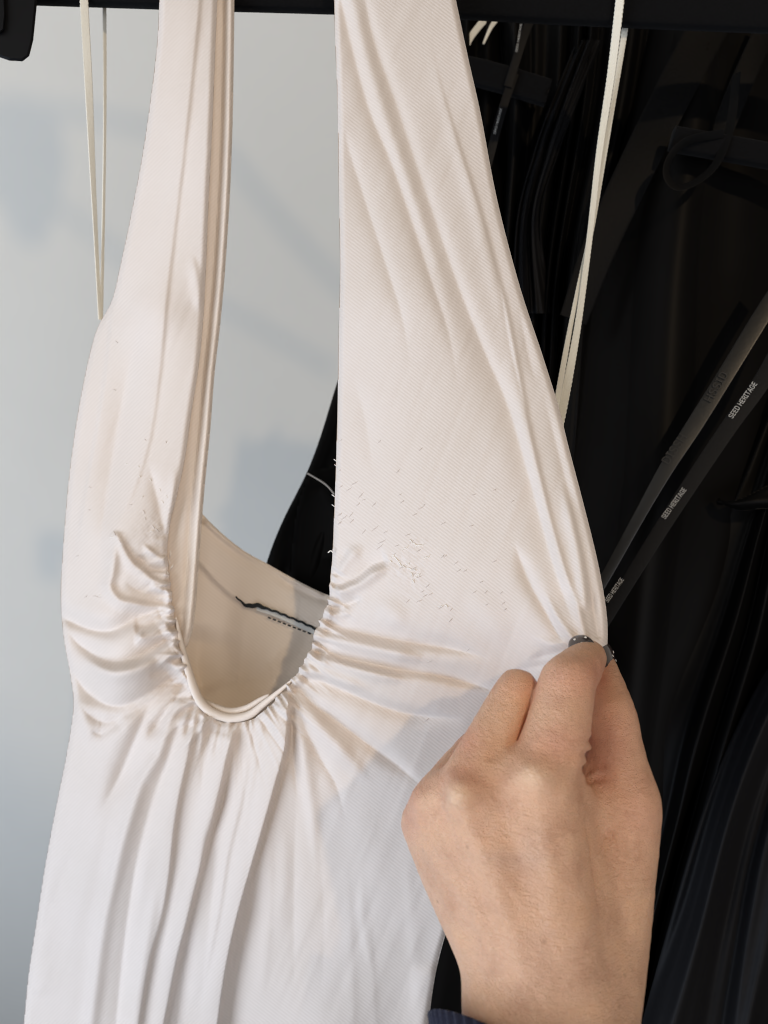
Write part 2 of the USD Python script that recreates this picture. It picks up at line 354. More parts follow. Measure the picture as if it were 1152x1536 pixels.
def prism(poly, d0_, d1_, bevel=3.0):
    """a bevelled slab from an outline over the photograph, between two depths"""
    pg = Polygon(poly).buffer(-bevel).buffer(bevel)
    rings = [(pg.buffer(-bevel), d0_), (pg, d0_ + bevel * d0_ / F), (pg, d1_)]
    outs = []
    base = np.array(pg.exterior.coords)[:-1]; n = len(base)
    ring0 = []
    inner = rings[0][0].exterior
    for x, y in base:
        q = inner.interpolate(inner.project(shapely.Point(x, y))); ring0.append((q.x, q.y))
    R = [P(*np.array(ring0).T, d0_), P(*base.T, d0_ + bevel * d0_ / F), P(*base.T, d1_)]
    v = np.vstack(R + [R[0].mean(0)[None], R[2].mean(0)[None]])
    f = []
    for a in range(2):
        for i in range(n):
            j = (i + 1) % n; f += [[a * n + i, (a + 1) * n + i, (a + 1) * n + j], [a * n + i, (a + 1) * n + j, a * n + j]]
    for i in range(n):
        j = (i + 1) % n; f += [[3 * n, i, j], [3 * n + 1, 2 * n + j, 2 * n + i]]
    return (v, np.array(f))
clip = part('clip', prism([(-60, -60), (62, -60), (55, 10), (50, 60), (44, 84), (34, 92), (14, 91), (-6, 84), (-60, 70)], HB - .012, HB + .004, 4), M_PLASTIC, hg, smooth=35)
part('clip_pad', prism([(-60, -50), (4, -50), (8, 20), (6, 44), (0, 50), (-60, 44)], HB - .0138, HB - .0118, 2), M_PLASTIC, (clip[0], hg[1]), smooth=35)

def unseen_caster_of(shadow_line, y):
    w = on_plane(np.array([a for a, b in shadow_line], float), np.array([b for a, b in shadow_line], float), WALL_Y)
    return w + (LAMP - w) * ((w[:, 1:2] - y) / (w[:, 1:2] - LAMP[1]))
for ln_, r_ in (([(-30, 150), (90, 165), (230, 195), (345, 235)], .0055), ([(345, 235), (420, 330), (520, 440)], .0055), ([(-30, 290), (90, 315), (190, 392)], .005), ([(190, 392), (350, 470), (500, 556)], .005)):
    w = smooth_line(unseen_caster_of(ln_, .43), 30)
    part('arm', tube(w, r_, 10), M_VELVET, hg)  # out of view above the bar, shaped to cast the thin shadows on the wall
w = unseen_caster_of([(-10, 175), (30, 150), (75, 175), (92, 235), (82, 300), (60, 360), (30, 355), (-15, 250)], .43)
part('clip', hull_mesh(w, .006), M_PLASTIC, hg)  # unseen clip, shaped to cast the rounded shadow at the left of the wall

# ------------------------------------------------------------------ the dress
NECK = smooth_line([(258, 770), (253, 800), (251, 830), (254, 860), (257, 890), (261, 920), (266, 945), (272, 970), (279, 1000), (288, 1030), (298, 1055), (316, 1074), (345, 1084), (378, 1079),
                    (402, 1060), (424, 1035), (442, 1012), (460, 985), (470, 960), (480, 930), (490, 908), (494, 880), (497, 850)], 420)
ns = np.linspace(0, 1, len(NECK)) * np.linalg.norm(np.diff(NECK, axis=0), axis=1).sum()
def gather_wave(s):
    """the uneven small gathers along the neck seam"""
    q = np.stack([s / 11.0, np.zeros_like(s), np.zeros_like(s)], -1)
    return np.sin(s / 2.9 + 5 * meshkit.noise(q, 3)) * (0.45 + 0.8 * meshkit.noise(q * 0.7, 9))
nrm = np.stack([np.gradient(NECK[:, 1]), -np.gradient(NECK[:, 0])], 1); nrm /= np.linalg.norm(nrm, axis=1, keepdims=True)
gate = sstep((ns - 60) / 60) * sstep((ns[-1] - ns) / 50) * (1 - 0.8 * np.exp(-((NECK[:, 0] - 350) / 50) ** 2))
NECKW = NECK + nrm * (gather_wave(ns) * 2.4 * gate)[:, None]
FRONT = [(330, -76), (320, -78), (252, -78), (244, -74), (240, -20), (236, 60), (227, 140), (214, 230), (197, 320), (180, 400), (168, 450), (147, 490), (136, 525), (124, 580), (112, 650), (102, 730), (94, 830), (91, 900), (96, 960), (105, 1010), (110, 1060),
         (100, 1130), (86, 1200), (69, 1290), (55, 1380), (43, 1460), (36, 1530), (30, 1580), (31, 1586), (40, 1588), (330, 1588), (620, 1588), (634, 1586), (638, 1580), (650, 1480), (666, 1410), (690, 1340), (740, 1265), (800, 1170), (852, 1065), (880, 1012), (905, 996), (911, 968),
         (911, 930), (905, 885), (894, 830), (874, 750), (853, 670), (838, 610), (813, 530), (780, 430), (746, 300), (721, 170), (702, 85), (680, -20), (671, -70), (664, -76), (508, -76), (501, -70), (502, 40), (506, 150), (508, 280), (510, 400), (508, 500), (506, 620), (503, 720), (500, 800), (498, 840)] + [tuple(x) for x in NECKW[::-1][1:]] + \
        [(264, 750), (277, 690), (287, 620), (298, 550), (305, 480), (309, 400), (313, 300), (318, 200), (322, 100), (326, 0), (329, -60)]
def smooth_outline(pts, n): return [tuple(x) for x in smooth_line(list(pts) + [pts[0]], n)[:-1]]
FRONT_CTRL = [(230, -60, .349), (340, -60, .352), (500, -60, .342), (690, -60, .342), (230, 200, .360), (300, 200, .352), (505, 200, .340), (700, 200, .336), (150, 470, .384), (240, 470, .362), (310, 470, .362),
              (508, 450, .333), (640, 450, .322), (800, 500, .322), (95, 800, .394), (160, 800, .368), (255, 830, .368), (500, 830, .337), (640, 800, .317), (760, 800, .306), (895, 850, .294), (905, 972, .2895), (870, 985, .288),
              (100, 1000, .392), (180, 1000, .364), (270, 1000, .366), (345, 1085, .362), (440, 1015, .350), (560, 1010, .330), (690, 1000, .316), (790, 1010, .310), (800, 1100, .325), (700, 1140, .332),
              (60, 1300, .410), (180, 1300, .384), (350, 1300, .372), (520, 1300, .356), (660, 1380, .352), (40, 1560, .425), (200, 1560, .400), (350, 1560, .394), (500, 1560, .376), (630, 1560, .380)]
FOLDS = [
    # left strap
    ([(300, -70), (298, 0), (288, 100), (275, 220), (262, 330), (248, 450), (240, 540), (225, 650), (205, 720), (178, 792)], 1.2, 30, 4.0, 0.0, 0.12),
    ([(172, 450), (160, 560), (148, 640), (130, 740), (112, 860)], 1.3, 3.5, 24, 0.1, 0.25),
    ([(215, 480), (190, 570), (168, 690), (152, 800), (145, 890)], -5.0, 24, 26, 0.35, 0.3),
    ([(288, 380), (296, 430), (298, 470)], 1.1, 9, 6, 0.3, 0.3), ([(230, 420), (200, 470), (186, 540)], 0.8, 14, 18, 0.4, 0.4),
    ([(222, 690), (236, 750), (250, 812)], -2.0, 10, 11, 0.4, 0.1), ([(262, 690), (258, 760), (252, 815)], 1.4, 8, 7, 0.4, 0.15),
    ([(170, 795), (180, 812), (196, 842), (215, 858), (232, 872), (254, 880)], 1.9, 9, 5, 0.08, 0.1),
    ([(184, 812), (200, 832), (222, 845)], -1.0, 6, 8), ([(213, 816), (234, 833), (252, 838)], 1.5, 6, 4, 0.3, 0.1), ([(205, 832), (225, 850), (250, 858)], -1.2, 6, 6, 0.2, 0.1),
    ([(172, 806), (171, 830), (168, 858), (164, 880), (178, 900), (205, 907), (230, 912), (256, 911)], 2.8, 9, 7, 0.2, 0.1),
    ([(186, 872), (205, 884), (232, 893), (254, 893)], -1.8, 9, 11, 0.3, 0.1), ([(225, 876), (240, 884), (255, 888)], 1.3, 4, 5),
    # left bust drapes
    ([(84, 922), (97, 928), (132, 943), (163, 947), (188, 936), (213, 923), (236, 915), (257, 916)], -3.0, 7, 12, 0.0, 0.1),
    ([(100, 900), (130, 920), (165, 925), (200, 912)], 1.2, 14, 16, 0.3, 0.3),
    ([(203, 952), (217, 957), (236, 948), (256, 935)], 1.6, 7, 6), ([(200, 940), (222, 938), (250, 926)], -1.2, 6, 6),
    ([(90, 940), (105, 952), (126, 972), (162, 991), (196, 988), (230, 973), (262, 955)], -2.9, 8, 14, 0.3, 0.08),
    ([(120, 985), (160, 1007), (190, 1007), (222, 996), (250, 975), (268, 960)], 2.0, 10, 7, 0.3, 0.1),
    ([(92, 985), (104, 1000), (113, 1013), (133, 1040), (162, 1057), (191, 1056), (230, 1034), (268, 1004)], -2.9, 9, 14, 0.3, 0.08),
    ([(222, 1018), (250, 996), (272, 978)], -1.6, 5, 6, 0.4, 0.1), ([(230, 1012), (258, 985), (273, 972)], 1.2, 5, 5, 0.4, 0.1),
    ([(118, 1052), (133, 1072), (157, 1083), (186, 1074), (215, 1058), (240, 1040)], -1.6, 7, 10, 0.3, 0.3), ([(135, 1095), (150, 1101), (167, 1093), (190, 1078)], -1.0, 5, 8, 0.3, 0.3),
    ([(112, 1040), (126, 1080), (134, 1130)], 0.9, 7, 10, 0.3, 0.5),
    # long folds below the neck, left to right
    ([(274, 1008), (248, 1033), (222, 1064), (198, 1118), (178, 1166), (146, 1230)], -2.6, 9, 16, 0.05, 0.35),
    ([(278, 1020), (258, 1056), (236, 1085), (216, 1112)], -2.3, 6, 8, 0.1, 0.3),
    ([(282, 1030), (264, 1050), (252, 1088), (240, 1130), (213, 1170), (197, 1218), (180, 1276), (165, 1340), (150, 1420), (130, 1580)], 3.4, 10, 12, 0.06, 0.0),
    ([(286, 1046), (262, 1100), (247, 1150), (226, 1210), (206, 1290), (192, 1380), (180, 1480), (172, 1580)], -3.2, 14, 9, 0.1, 0.0),
    ([(293, 1050), (284, 1080), (276, 1110)], -1.4, 4, 5, 0.1, 0.4),
    ([(294, 1060), (289, 1092), (279, 1143), (268, 1192), (259, 1247), (252, 1314), (240, 1379), (222, 1444), (200, 1580)], 3.4, 24, 4, 0.05, 0.0),
    ([(317, 1076), (314, 1100), (305, 1150), (300, 1200)], -1.6, 6, 5, 0.02, 0.6), ([(331, 1084), (327, 1110), (319, 1150)], -1.4, 4, 4, 0.02, 0.5),
    ([(304, 1070), (303, 1100), (297, 1140)], 1.0, 4, 4, 0.02, 0.5), ([(362, 1084), (360, 1110), (350, 1160)], -0.9, 4, 4, 0.02, 0.6),
    ([(350, 1084), (347, 1105), (337, 1146), (328, 1190), (317, 1234), (302, 1292), (280, 1379), (263, 1444), (247, 1524), (236, 1580)], 4.6, 22, 3.5, 0.06, 0.0),
    ([(345, 1150), (330, 1215), (314, 1260), (300, 1320)], -3.4, 4, 7, 0.3, 0.4),
    ([(376, 1110), (361, 1200), (341, 1282), (328, 1363), (300, 1500)], 1.1, 12, 4, 0.2, 0.3), ([(395, 1080), (380, 1160), (368, 1230)], 0.8, 10, 4, 0.2, 0.4),
    ([(430, 1032), (431, 1070), (427, 1121), (414, 1169), (394, 1240), (372, 1314), (350, 1395), (334, 1476), (320, 1580)], 7.0, 34, 4.5, 0.06, 0.0),
    ([(398, 1280), (380, 1350), (362, 1430), (348, 1510), (340, 1580)], -4.0, 6, 16, 0.35, 0.0),
    ([(290, 1380), (276, 1450), (262, 1580)], -2.0, 8, 8, 0.3, 0.0), ([(236, 1320), (222, 1400), (206, 1500), (196, 1580)], 1.6, 8, 10, 0.3, 0.0),
    # right of the neck
    ([(436, 1040), (446, 1090), (458, 1150), (470, 1240), (474, 1320)], 2.0, 10, 12, 0.08, 0.5), ([(434, 1060), (440, 1120), (446, 1200)], -2.2, 6, 7, 0.1, 0.4),
    ([(438, 1026), (456, 1086), (480, 1135), (505, 1180), (520, 1240)], -2.2, 9, 9, 0.06, 0.5),
    ([(440, 1022), (467, 1054), (509, 1084), (553, 1116), (600, 1150), (640, 1185)], -3.0, 12, 7, 0.06, 0.35),
    ([(442, 1030), (470, 1078), (510, 1125), (560, 1180)], 1.8, 12, 12, 0.1, 0.4),
    ([(446, 1014), (466, 1018), (494, 1025), (538, 1045), (585, 1063), (625, 1072), (700, 1080)], -3.0, 13, 7, 0.06, 0.35), ([(450, 1006), (480, 1010), (510, 1022), (560, 1036)], 1.7, 7, 9, 0.1, 0.4),
    ([(466, 982), (490, 978), (509, 986), (553, 995), (597, 1004), (656, 1013), (715, 1028), (760, 1040)], -3.2, 6, 16, 0.05, 0.3),
    ([(476, 985), (510, 995), (560, 1010), (620, 1022)], 1.7, 9, 6, 0.1, 0.4),
    ([(482, 930), (500, 936), (523, 944), (582, 957), (641, 967), (690, 976), (740, 990)], -3.0, 8, 13, 0.06, 0.35), ([(488, 950), (530, 966), (590, 980), (650, 992)], 1.9, 11, 9, 0.15, 0.35),
    ([(497, 881), (533, 868), (556, 849), (584, 839)], -1.5, 4, 9, 0.05, 0.1), ([(500, 890), (536, 876), (560, 860), (590, 848)], 1.9, 9, 5, 0.1, 0.35),
    ([(494, 914), (518, 908), (545, 896)], -1.5, 5, 6, 0.05, 0.3), ([(505, 860), (520, 840), (545, 815)], 1.2, 8, 8, 0.1, 0.4), ([(502, 866), (512, 840), (525, 818)], -1.0, 6, 6, 0.1, 0.4),
    ([(490, 922), (510, 920), (530, 924)], 1.3, 5, 5, 0.1, 0.4), ([(560, 900), (590, 920), (610, 950)], 0.9, 14, 14, 0.4, 0.4),
    # the long diagonals of the right strap
    ([(508, -20), (520, 40), (552, 161), (589, 250), (621, 343), (649, 428), (674, 504), (690, 600)], -1.9, 11, 10, 0.05, 0.4),
    ([(540, -40), (560, 60), (593, 153), (629, 262), (661, 355), (694, 448), (734, 545), (762, 610), (794, 719), (827, 839), (861, 940)], -2.4, 20, 10, 0.1, 0.05),
    ([(520, -40), (545, 60), (575, 160), (612, 270), (645, 365), (676, 455)], 1.3, 12, 12, 0.1, 0.4),
    ([(515, 180), (524, 226), (548, 303), (581, 404), (605, 484), (615, 560)], -1.4, 12, 10, 0.2, 0.4),
    ([(640, 40), (660, 130), (690, 230), (718, 315), (742, 404), (758, 464), (778, 565), (797, 665), (828, 791), (862, 905)], 1.6, 14, 5, 0.4, 0.05),
    ([(700, 250), (728, 340), (750, 430), (765, 520), (790, 620), (812, 700)], -1.3, 10, 8, 0.3, 0.4),
    ([(780, 470), (792, 530), (806, 580)], -0.9, 8, 6, 0.3, 0.4), ([(812, 580), (838, 680), (866, 790), (886, 880), (893, 945)], -1.1, 9, 8, 0.3, 0.1), ([(842, 720), (868, 830), (880, 920)], 1.2, 8, 7, 0.3, 0.1),
    ([(770, 810), (790, 865), (815, 912), (846, 965)], -1.6, 9, 8, 0.3, 0.1), ([(790, 990), (830, 980), (862, 972)], -1.5, 9, 9, 0.4, 0.1), ([(530, 560), (550, 640), (560, 720)], -0.8, 14, 14, 0.4, 0.4),
    ([(700, 880), (740, 930), (760, 980)], 0.7, 20, 20, 0.4, 0.4),
    # the lower right skirt
    ([(655, 1440), (640, 1500), (622, 1580)], 3.0, 26, 10, 0.2, 0.0), ([(520, 1180), (560, 1290), (570, 1400)], 0.8, 30, 30, 0.4, 0.4), ([(80, 1300), (66, 1400), (56, 1500)], 1.2, 12, 16, 0.3, 0.1),
]
r2 = np.random.default_rng(23)
NL = ns[-1]
for k in range(64):
    s_ = 50 + (NL - 90) * (k + r2.uniform(.1, .9)) / 64
    x, y = np.interp(s_, ns, NECK[:, 0]), np.interp(s_, ns, NECK[:, 1]); nx, ny = -np.interp(s_, ns, nrm[:, 0]), -np.interp(s_, ns, nrm[:, 1])
    c_ = np.array([x, y]); out_ = np.array([nx, ny])
    if Polygon(NECK).contains(shapely.Point(*(c_ + 4 * out_))): out_ = -out_
    bottom = math.exp(-((x - 350) / 60) ** 2) * (y > 1000)
    ln_ = r2.uniform(22, 75) * (1 + 0.9 * bottom); bend = r2.uniform(-.25, .25) + (0.45 if x < 300 else 0.10)
    p1 = c_ + out_ * ln_ * .5 + np.array([0, 1]) * bend * ln_ * .2; p2 = c_ + out_ * ln_ + np.array([0, 1]) * bend * ln_ * .7
    FOLDS.append(([tuple(c_ - out_ * 3), tuple(p1), tuple(p2)], (-1) ** k * r2.uniform(.45, 1.0), r2.uniform(2.4, 4.0), r2.uniform(2.4, 4.6), 0.02, 0.75))
for k in range(18):                                                  # small long creases that run down the skirt
    t0 = r2.uniform(0, 1); x0 = 60 + 560 * t0; y0 = 1120 + 90 * abs(t0 - .5) + r2.uniform(0, 200); x1 = x0 - (100 - 140 * t0) * r2.uniform(.6, 1.1); y1 = y0 + r2.uniform(160, 420)
    FOLDS.append(([(x0, y0), ((x0 + x1) / 2 + r2.uniform(-8, 8), (y0 + y1) / 2), (x1, y1)], r2.choice([-1, 1]) * r2.uniform(.35, .8), r2.uniform(6, 16), r2.uniform(6, 16), 0.4, 0.4))
FOLDS += [([(860, 985), (820, 996), (770, 1004)], -.9, 5, 9, 0.05, 0.6), ([(866, 966), (838, 930), (815, 880)], .9, 6, 5, 0.05, 0.6), ([(898, 960), (892, 920), (884, 860)], -.9, 5, 5, 0.05, 0.6), ([(880, 962), (868, 915), (850, 850)], .9, 5, 6, 0.05, 0.6),
          ([(860, 978), (830, 968), (790, 950)], .8, 6, 7, 0.05, 0.6)]
def gathers(U, V):
    k = (U > 150) & (U < 620) & (V > 740) & (V < 1200); z = np.zeros(U.shape)
    d, s, t = to_line(U[k], V[k], NECK)
    sl = t * ns[-1]
    g = sstep((sl - 60) / 60) * sstep((ns[-1] - sl) / 50)
    z[k] = gather_wave(sl + 0.25 * d) * 1.6 * g * np.exp(-(d / 20.0) ** 1.3)
    for cu_, cv_, rr_, am_ in ((604, 848, 26, .9), (628, 818, 16, .5), (236, 795, 22, .9), (176, 806, 12, .8), (510, 780, 16, .6), (665, 910, 12, .4), (625, 880, 22, .4)):
        z += am_ * (meshkit.fbm(np.stack([U / 7, V / 7, np.zeros_like(U)], -1), 2, 31) - .45) * np.exp(-((U - cu_) ** 2 + (V - cv_) ** 2) / rr_ ** 2)
    # a very faint unevenness of the cloth everywhere
    z += 0.55 * (meshkit.fbm(np.stack([U / 70, V / 120, np.zeros_like(U)], -1), 3, 5) - 0.5)
    z += 0.5 * (meshkit.fbm(np.stack([(U * .93 + V * .36) / 16, (V * .93 - U * .36) / 220, np.zeros_like(U)], -1), 2, 15) - 0.5)
    return z
def twill(u, v):
    split = np.interp(v, [0, 760, 1085, 1240, 1400, 1580], [400, 400, 431, 394, 349, 320])
    return np.where(u < split, v * 0.71 + u * 0.71, v * 0.79 - u * 0.61)
front = Cloth(smooth_outline(FRONT, 1500), FRONT_CTRL, FOLDS, step=2.0, roll=(9, 2.6), extra=gathers, twill=twill)
dress = thing('halter_dress', 'pale blush halter dress with gathered neckline, snagged twill and damaged threads, hanging from the bar', 'dress', P(400, 0, .36))
part('front_panel', front.mesh(), M_DRESS, dress, uv=front.uv)

BACK = [(152, 520), (184, 620), (240, 690), (285, 745), (303, 770), (332, 799), (366, 826), (400, 845), (439, 867), (488, 891), (560, 915), (640, 930), (720, 950), (770, 1000), (740, 1130), (650, 1300), (560, 1500), (542, 1570), (530, 1580), (100, 1580), (90, 1570),
        (110, 1340), (130, 1180), (140, 1060), (126, 900), (134, 740), (146, 580)]
BACK_CTRL = [(140, 500, .392), (240, 690, .402), (303, 772, .404), (384, 834, .410), (488, 891, .404), (640, 930, .376), (760, 1000, .345), (120, 900, .404), (110, 1050, .404), (250, 950, .402), (350, 980, .412), (440, 980, .404), (345, 1085, .402),
             (50, 1560, .438), (350, 1560, .44), (616, 1560, .402), (640, 1200, .375), (350, 1300, .418)]
BACK_FOLDS = [([(270, 808), (298, 840), (327, 872), (356, 897), (400, 917), (473, 938), (560, 960)], 2.2, 3, 60, 0.02, 0.02), ([(290, 770), (327, 806), (366, 834), (405, 853), (439, 877), (488, 900), (560, 925)], -1.6, 6, 5, 0.05, 0.05),
              ([(303, 778), (332, 805), (366, 831), (400, 849), (439, 871), (488, 895)], 1.2, 5, 5, 0.05, 0.05), ([(330, 950), (390, 960), (440, 1000)], 2.5, 50, 50, 0.3, 0.3), ([(300, 930), (296, 1000), (310, 1050)], -3, 18, 22, 0.3, 0.2)]
back = Cloth(smooth_outline(BACK, 700), BACK_CTRL, BACK_FOLDS, step=3.0, roll=(7, 2.0), twill=lambda u, v: v * .79 - u * .61)
part('back_panel', back.mesh(), M_LINING, dress, uv=back.uv)

FAC_OUT = [(352, -70), (351, 60), (349, 180), (345, 290), (338, 400), (331, 480), (322, 560), (315, 650), (308, 720), (303, 780), (298, 850), (294, 905), (288, 948), (276, 975)]
FAC_IN = [(262, 960), (248, 900), (240, 850), (244, 800), (256, 740), (268, 680), (278, 610), (288, 540), (294, 470), (300, 390), (304, 290), (308, 180), (312, 60), (316, -70)]
fctrl = [(u, v, float(front.base([[v, max(u - 30, 240)]])[0]) + .004) for u, v in FAC_OUT[::2]] + [(u, v, float(front.base([[v, u]])[0]) + .008) for u, v in FAC_IN[::2]]
facing = Cloth(smooth_outline(FAC_OUT + FAC_IN, 500), fctrl, [([(x - 17, y) for x, y in FAC_OUT], -3.4, 7, 6, 0.0, 0.15), ([(x - 7, y) for x, y in FAC_OUT], 1.6, 6, 7, 0.0, 0.05)], step=2.5, roll=(8, 3.2), twill=lambda u, v: v * .71 + u * .71, smoothing=1e-6)
part('strap_facing', facing.mesh(), M_LINING, dress, uv=facing.uv)

def front_d(u, v): return front.depth(np.asarray(u, float), np.asarray(v, float))
bind = smooth_line([(264, 925), (272, 965), (281, 1000), (291, 1032), (302, 1054), (320, 1069), (346, 1077), (374, 1072), (398, 1054), (420, 1036), (440, 1018)], 90)
bd = front.base(np.stack([bind[:, 1], bind[:, 0]], 1))
part('neck_binding', tube(P(bind[:, 0], bind[:, 1], bd + .0022), 0.0022 * (0.1 + 0.9 * np.sin(np.linspace(0, np.pi, 90)) ** 0.7), 12), M_LINING, dress)
lip = smooth_line([(293, 1040), (304, 1050), (322, 1060), (346, 1067), (370, 1062), (390, 1050), (404, 1042)], 60)
ld = front.base(np.stack([lip[:, 1], lip[:, 0]], 1))
part('neck_lip', tube(P(lip[:, 0], lip[:, 1], ld + .0050), 0.0017 * (0.3 + 0.7 * np.sin(np.linspace(0, np.pi, 60)) ** 0.6), 10), M_LINING, dress)

# what is left of the cut-out label
def strip(line, depth_of, w_px, lift, thick=0.0005, n=60):
    ln = smooth_line(line, n); d = depth_of(ln[:, 0], ln[:, 1]) - lift
    return ribbon(np.column_stack([ln, d, np.full(n, w_px)]), thick, n)
bdep = lambda u, v: back.depth(u, v)
lab = part('label_remnant', strip([(386, 911), (415, 921), (444, 934), (474, 948)], lambda u, v: bdep(u, v + 6), 10, .0022), M_LABELW, dress)
edge = smooth_line([(354, 895), (361, 902), (369, 908), (376, 909), (386, 908), (400, 913), (415, 918), (430, 924), (444, 930), (460, 937), (476, 945)], 70)
edge[:, 1] += 0.7 * np.sin(np.linspace(0, 60, 70))
part('cut_edge', tube(P(edge[:, 0], edge[:, 1], bdep(edge[:, 0], edge[:, 1] + 6) - .0032), 0.00075 * np.interp(np.linspace(0, 1, 70), [0, .1, .18, .3, .4, 1], [.5, .8, 1.6, 1.5, .8, .75]), 6), M_LABEL, (lab[0], dress[1]))
for k in range(9):
    a = np.array([402, 926]) + (np.array([469, 952]) - np.array([402, 926])) * (k + np.array([0, .6])[:, None]) / 9
    part('stitch', tube(P(a[:, 0], a[:, 1], bdep(a[:, 0], a[:, 1] + 5) - .0028), 0.00042, 5), M_LABEL, (lab[0], dress[1]))

# hanging loops of satin ribbon
B = HB
part('hanging_loop', ribbon([(124, -60, B - .006, 12), (126, 0, B - .0055, 12), (133, 130, B + .004, 11.5), (139, 260, B + .014, 9), (145, 380, B + .024, 7), (150, 480, .386, 6)], .0008, 260, ribs=1, twist=[0, 0, .3, .5, .6]), M_CORD, dress, smooth=40)
part('hanging_loop', ribbon([(156, -50, B + .010, 6), (157, 60, B + .012, 6), (157, 200, B + .018, 5), (155, 330, B + .026, 5), (152, 480, .388, 5)], .0008, 60, twist=[.5, .5, .6]), M_CORD, dress, smooth=40)
part('hanging_loop', ribbon([(938, -70, B - .008, 13), (930, 0, B - .0075, 13), (917, 110, B - .002, 12), (899, 230, B - .002, 10), (884, 360, B - .006, 9), (868, 480, B - .012, 10), (852, 570, B - .018, 13), (838, 640, .330, 14)], .0009, 320, ribs=1), M_CORD, dress, smooth=40)
part('hanging_loop', ribbon([(940, 20, B + .008, 9), (935, 60, B + .006, 9), (919, 160, B + .002, 7), (905, 240, B + .000, 8), (886, 350, B - .003, 8), (866, 440, B - .008, 7), (850, 520, B - .013, 8), (836, 600, .336, 9), (830, 640, .336, 9)], .0009, 300, ribs=1), M_CORD, dress, smooth=40)

# snags: pulled threads lying on the cloth
def snag(u, v, ln_px, ang, r, material, hook=0.0, lift=.0003):
    t = np.linspace(-.5, .5, 6); a = math.radians(ang)
    uu = u + t * ln_px * math.cos(a) + hook * np.cos(t * 9) * 0.6; vv = v - t * ln_px * math.sin(a) + hook * np.sin(t * 8)
    dd = front_d(uu, vv) - lift * .1 - 0.0001 * np.cos(t * np.pi) * (hook > 0)
    rr = r * np.sqrt(np.clip(1 - (2 * t) ** 2, 0.1, 1))
    part('snag', tube(P(uu, vv, dd), rr, 5), material, dress)
zs = [(790, 178, 8), (612, 350, 8), (466, 118, 7), (270, 445, 12), (228, 492, 10), (320, 540, 12), (345, 575, 6), (425, 610, 10), (300, 610, 8), (646, 590, 8), (790, 640, 10), (745, 690, 9), (968, 760, 8), (155, 690, 8), (155, 757, 7),
      (190, 715, 12), (245, 690, 10), (250, 742, 9), (432, 800, 14), (345, 825, 9), (515, 828, 8), (486, 905, 14), (470, 945, 14), (690, 850, 9), (605, 935, 7), (720, 905, 9), (580, 1005, 9), (965, 1018, 7), (1070, 1070, 8), (1140, 1132, 7),
      (640, 1105, 9), (740, 1112, 8), (780, 1180, 9), (735, 1160, 8), (845, 1250, 8), (870, 1315, 8), (825, 1328, 9), (780, 1370, 10), (690, 1370, 8), (805, 1295, 6), (955, 1415, 11), (1030, 1435, 6), (160, 110, 8), (155, 345, 6), (165, 470, 6)]
for x, y, l in zs:
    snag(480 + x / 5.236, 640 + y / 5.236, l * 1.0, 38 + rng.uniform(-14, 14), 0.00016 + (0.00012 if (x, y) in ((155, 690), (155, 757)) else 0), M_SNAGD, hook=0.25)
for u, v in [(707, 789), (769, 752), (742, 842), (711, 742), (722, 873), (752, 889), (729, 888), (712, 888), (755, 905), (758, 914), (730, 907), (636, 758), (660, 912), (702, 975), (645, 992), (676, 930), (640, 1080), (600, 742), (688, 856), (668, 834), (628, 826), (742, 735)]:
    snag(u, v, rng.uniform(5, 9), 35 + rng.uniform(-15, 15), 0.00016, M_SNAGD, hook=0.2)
for u, v, l, a in [(594, 838, 16, -35), (600, 846, 10, -50), (606, 850, 9, -20), (615, 853, 9, -10), (622, 855, 8, 10), (612, 846, 8, 40), (590, 833, 9, 40), (618, 862, 8, -60), (624, 866, 9, 50), (620, 872, 7, -40), (628, 862, 7, 30),
                   (617, 812, 9, -40), (622, 816, 10, -20), (630, 818, 16, 14), (608, 822, 13, 38), (586, 842, 7, -20), (662, 909, 9, 20), (670, 909, 8, -30), (640, 836, 14, 35)]:
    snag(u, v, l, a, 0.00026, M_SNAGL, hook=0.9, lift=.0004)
for u, v, l, a, dk in [(216, 768, 8, -60, 1), (218, 778, 6, -70, 1), (172, 800, 10, -60, 1), (180, 812, 8, -50, 1), (168, 806, 7, 10, 0), (230, 790, 8, -50, 1), (236, 795, 9, -40, 1), (242, 789, 7, 30, 0), (228, 797, 7, 20, 0), (214, 745, 5, 60, 0), (244, 753, 6, -50, 0),
                       (240, 735, 5, -60, 0), (250, 745, 6, -70, 0), (210, 715, 5, -30, 0), (208, 700, 5, -30, 0), (226, 720, 5, -30, 0), (196, 757, 6, 10, 1), (145, 895, 14, -8, 1), (150, 893, 6, 20, 0), (129, 895, 6, 40, 1), (116, 834, 6, 20, 1),
                       (190, 696, 5, 0, 0), (218, 660, 5, -30, 1), (172, 585, 6, -15, 1), (175, 513, 6, -30, 1), (134, 765, 5, 0, 1), (135, 731, 6, 0, 1), (249, 663, 4, -60, 1), (256, 830, 10, -85, 0), (254, 842, 9, -60, 0), (258, 850, 8, 60, 0), (252, 862, 12, -85, 0), (247, 836, 8, 50, 0)]:
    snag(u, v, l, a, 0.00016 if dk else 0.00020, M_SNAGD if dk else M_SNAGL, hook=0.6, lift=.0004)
th = smooth_line([(500, 829), (496, 826), (492, 829)], 8)
part('loose_thread', tube(P(th[:, 0], th[:, 1], np.full(8, .3365)), 0.0003, 5), M_WHITE, dress)
for k, (u, v) in enumerate([(503, 692), (504, 700), (500, 745), (500, 760)]):
    a = np.array([[u + 2, v], [u - 2 if u < 600 else u + 4, v - 3]])
    part('loose_thread', tube(P(a[:, 0], a[:, 1], front_d(a[:, 0], a[:, 1])), 0.0002, 5), M_WHITE, dress)

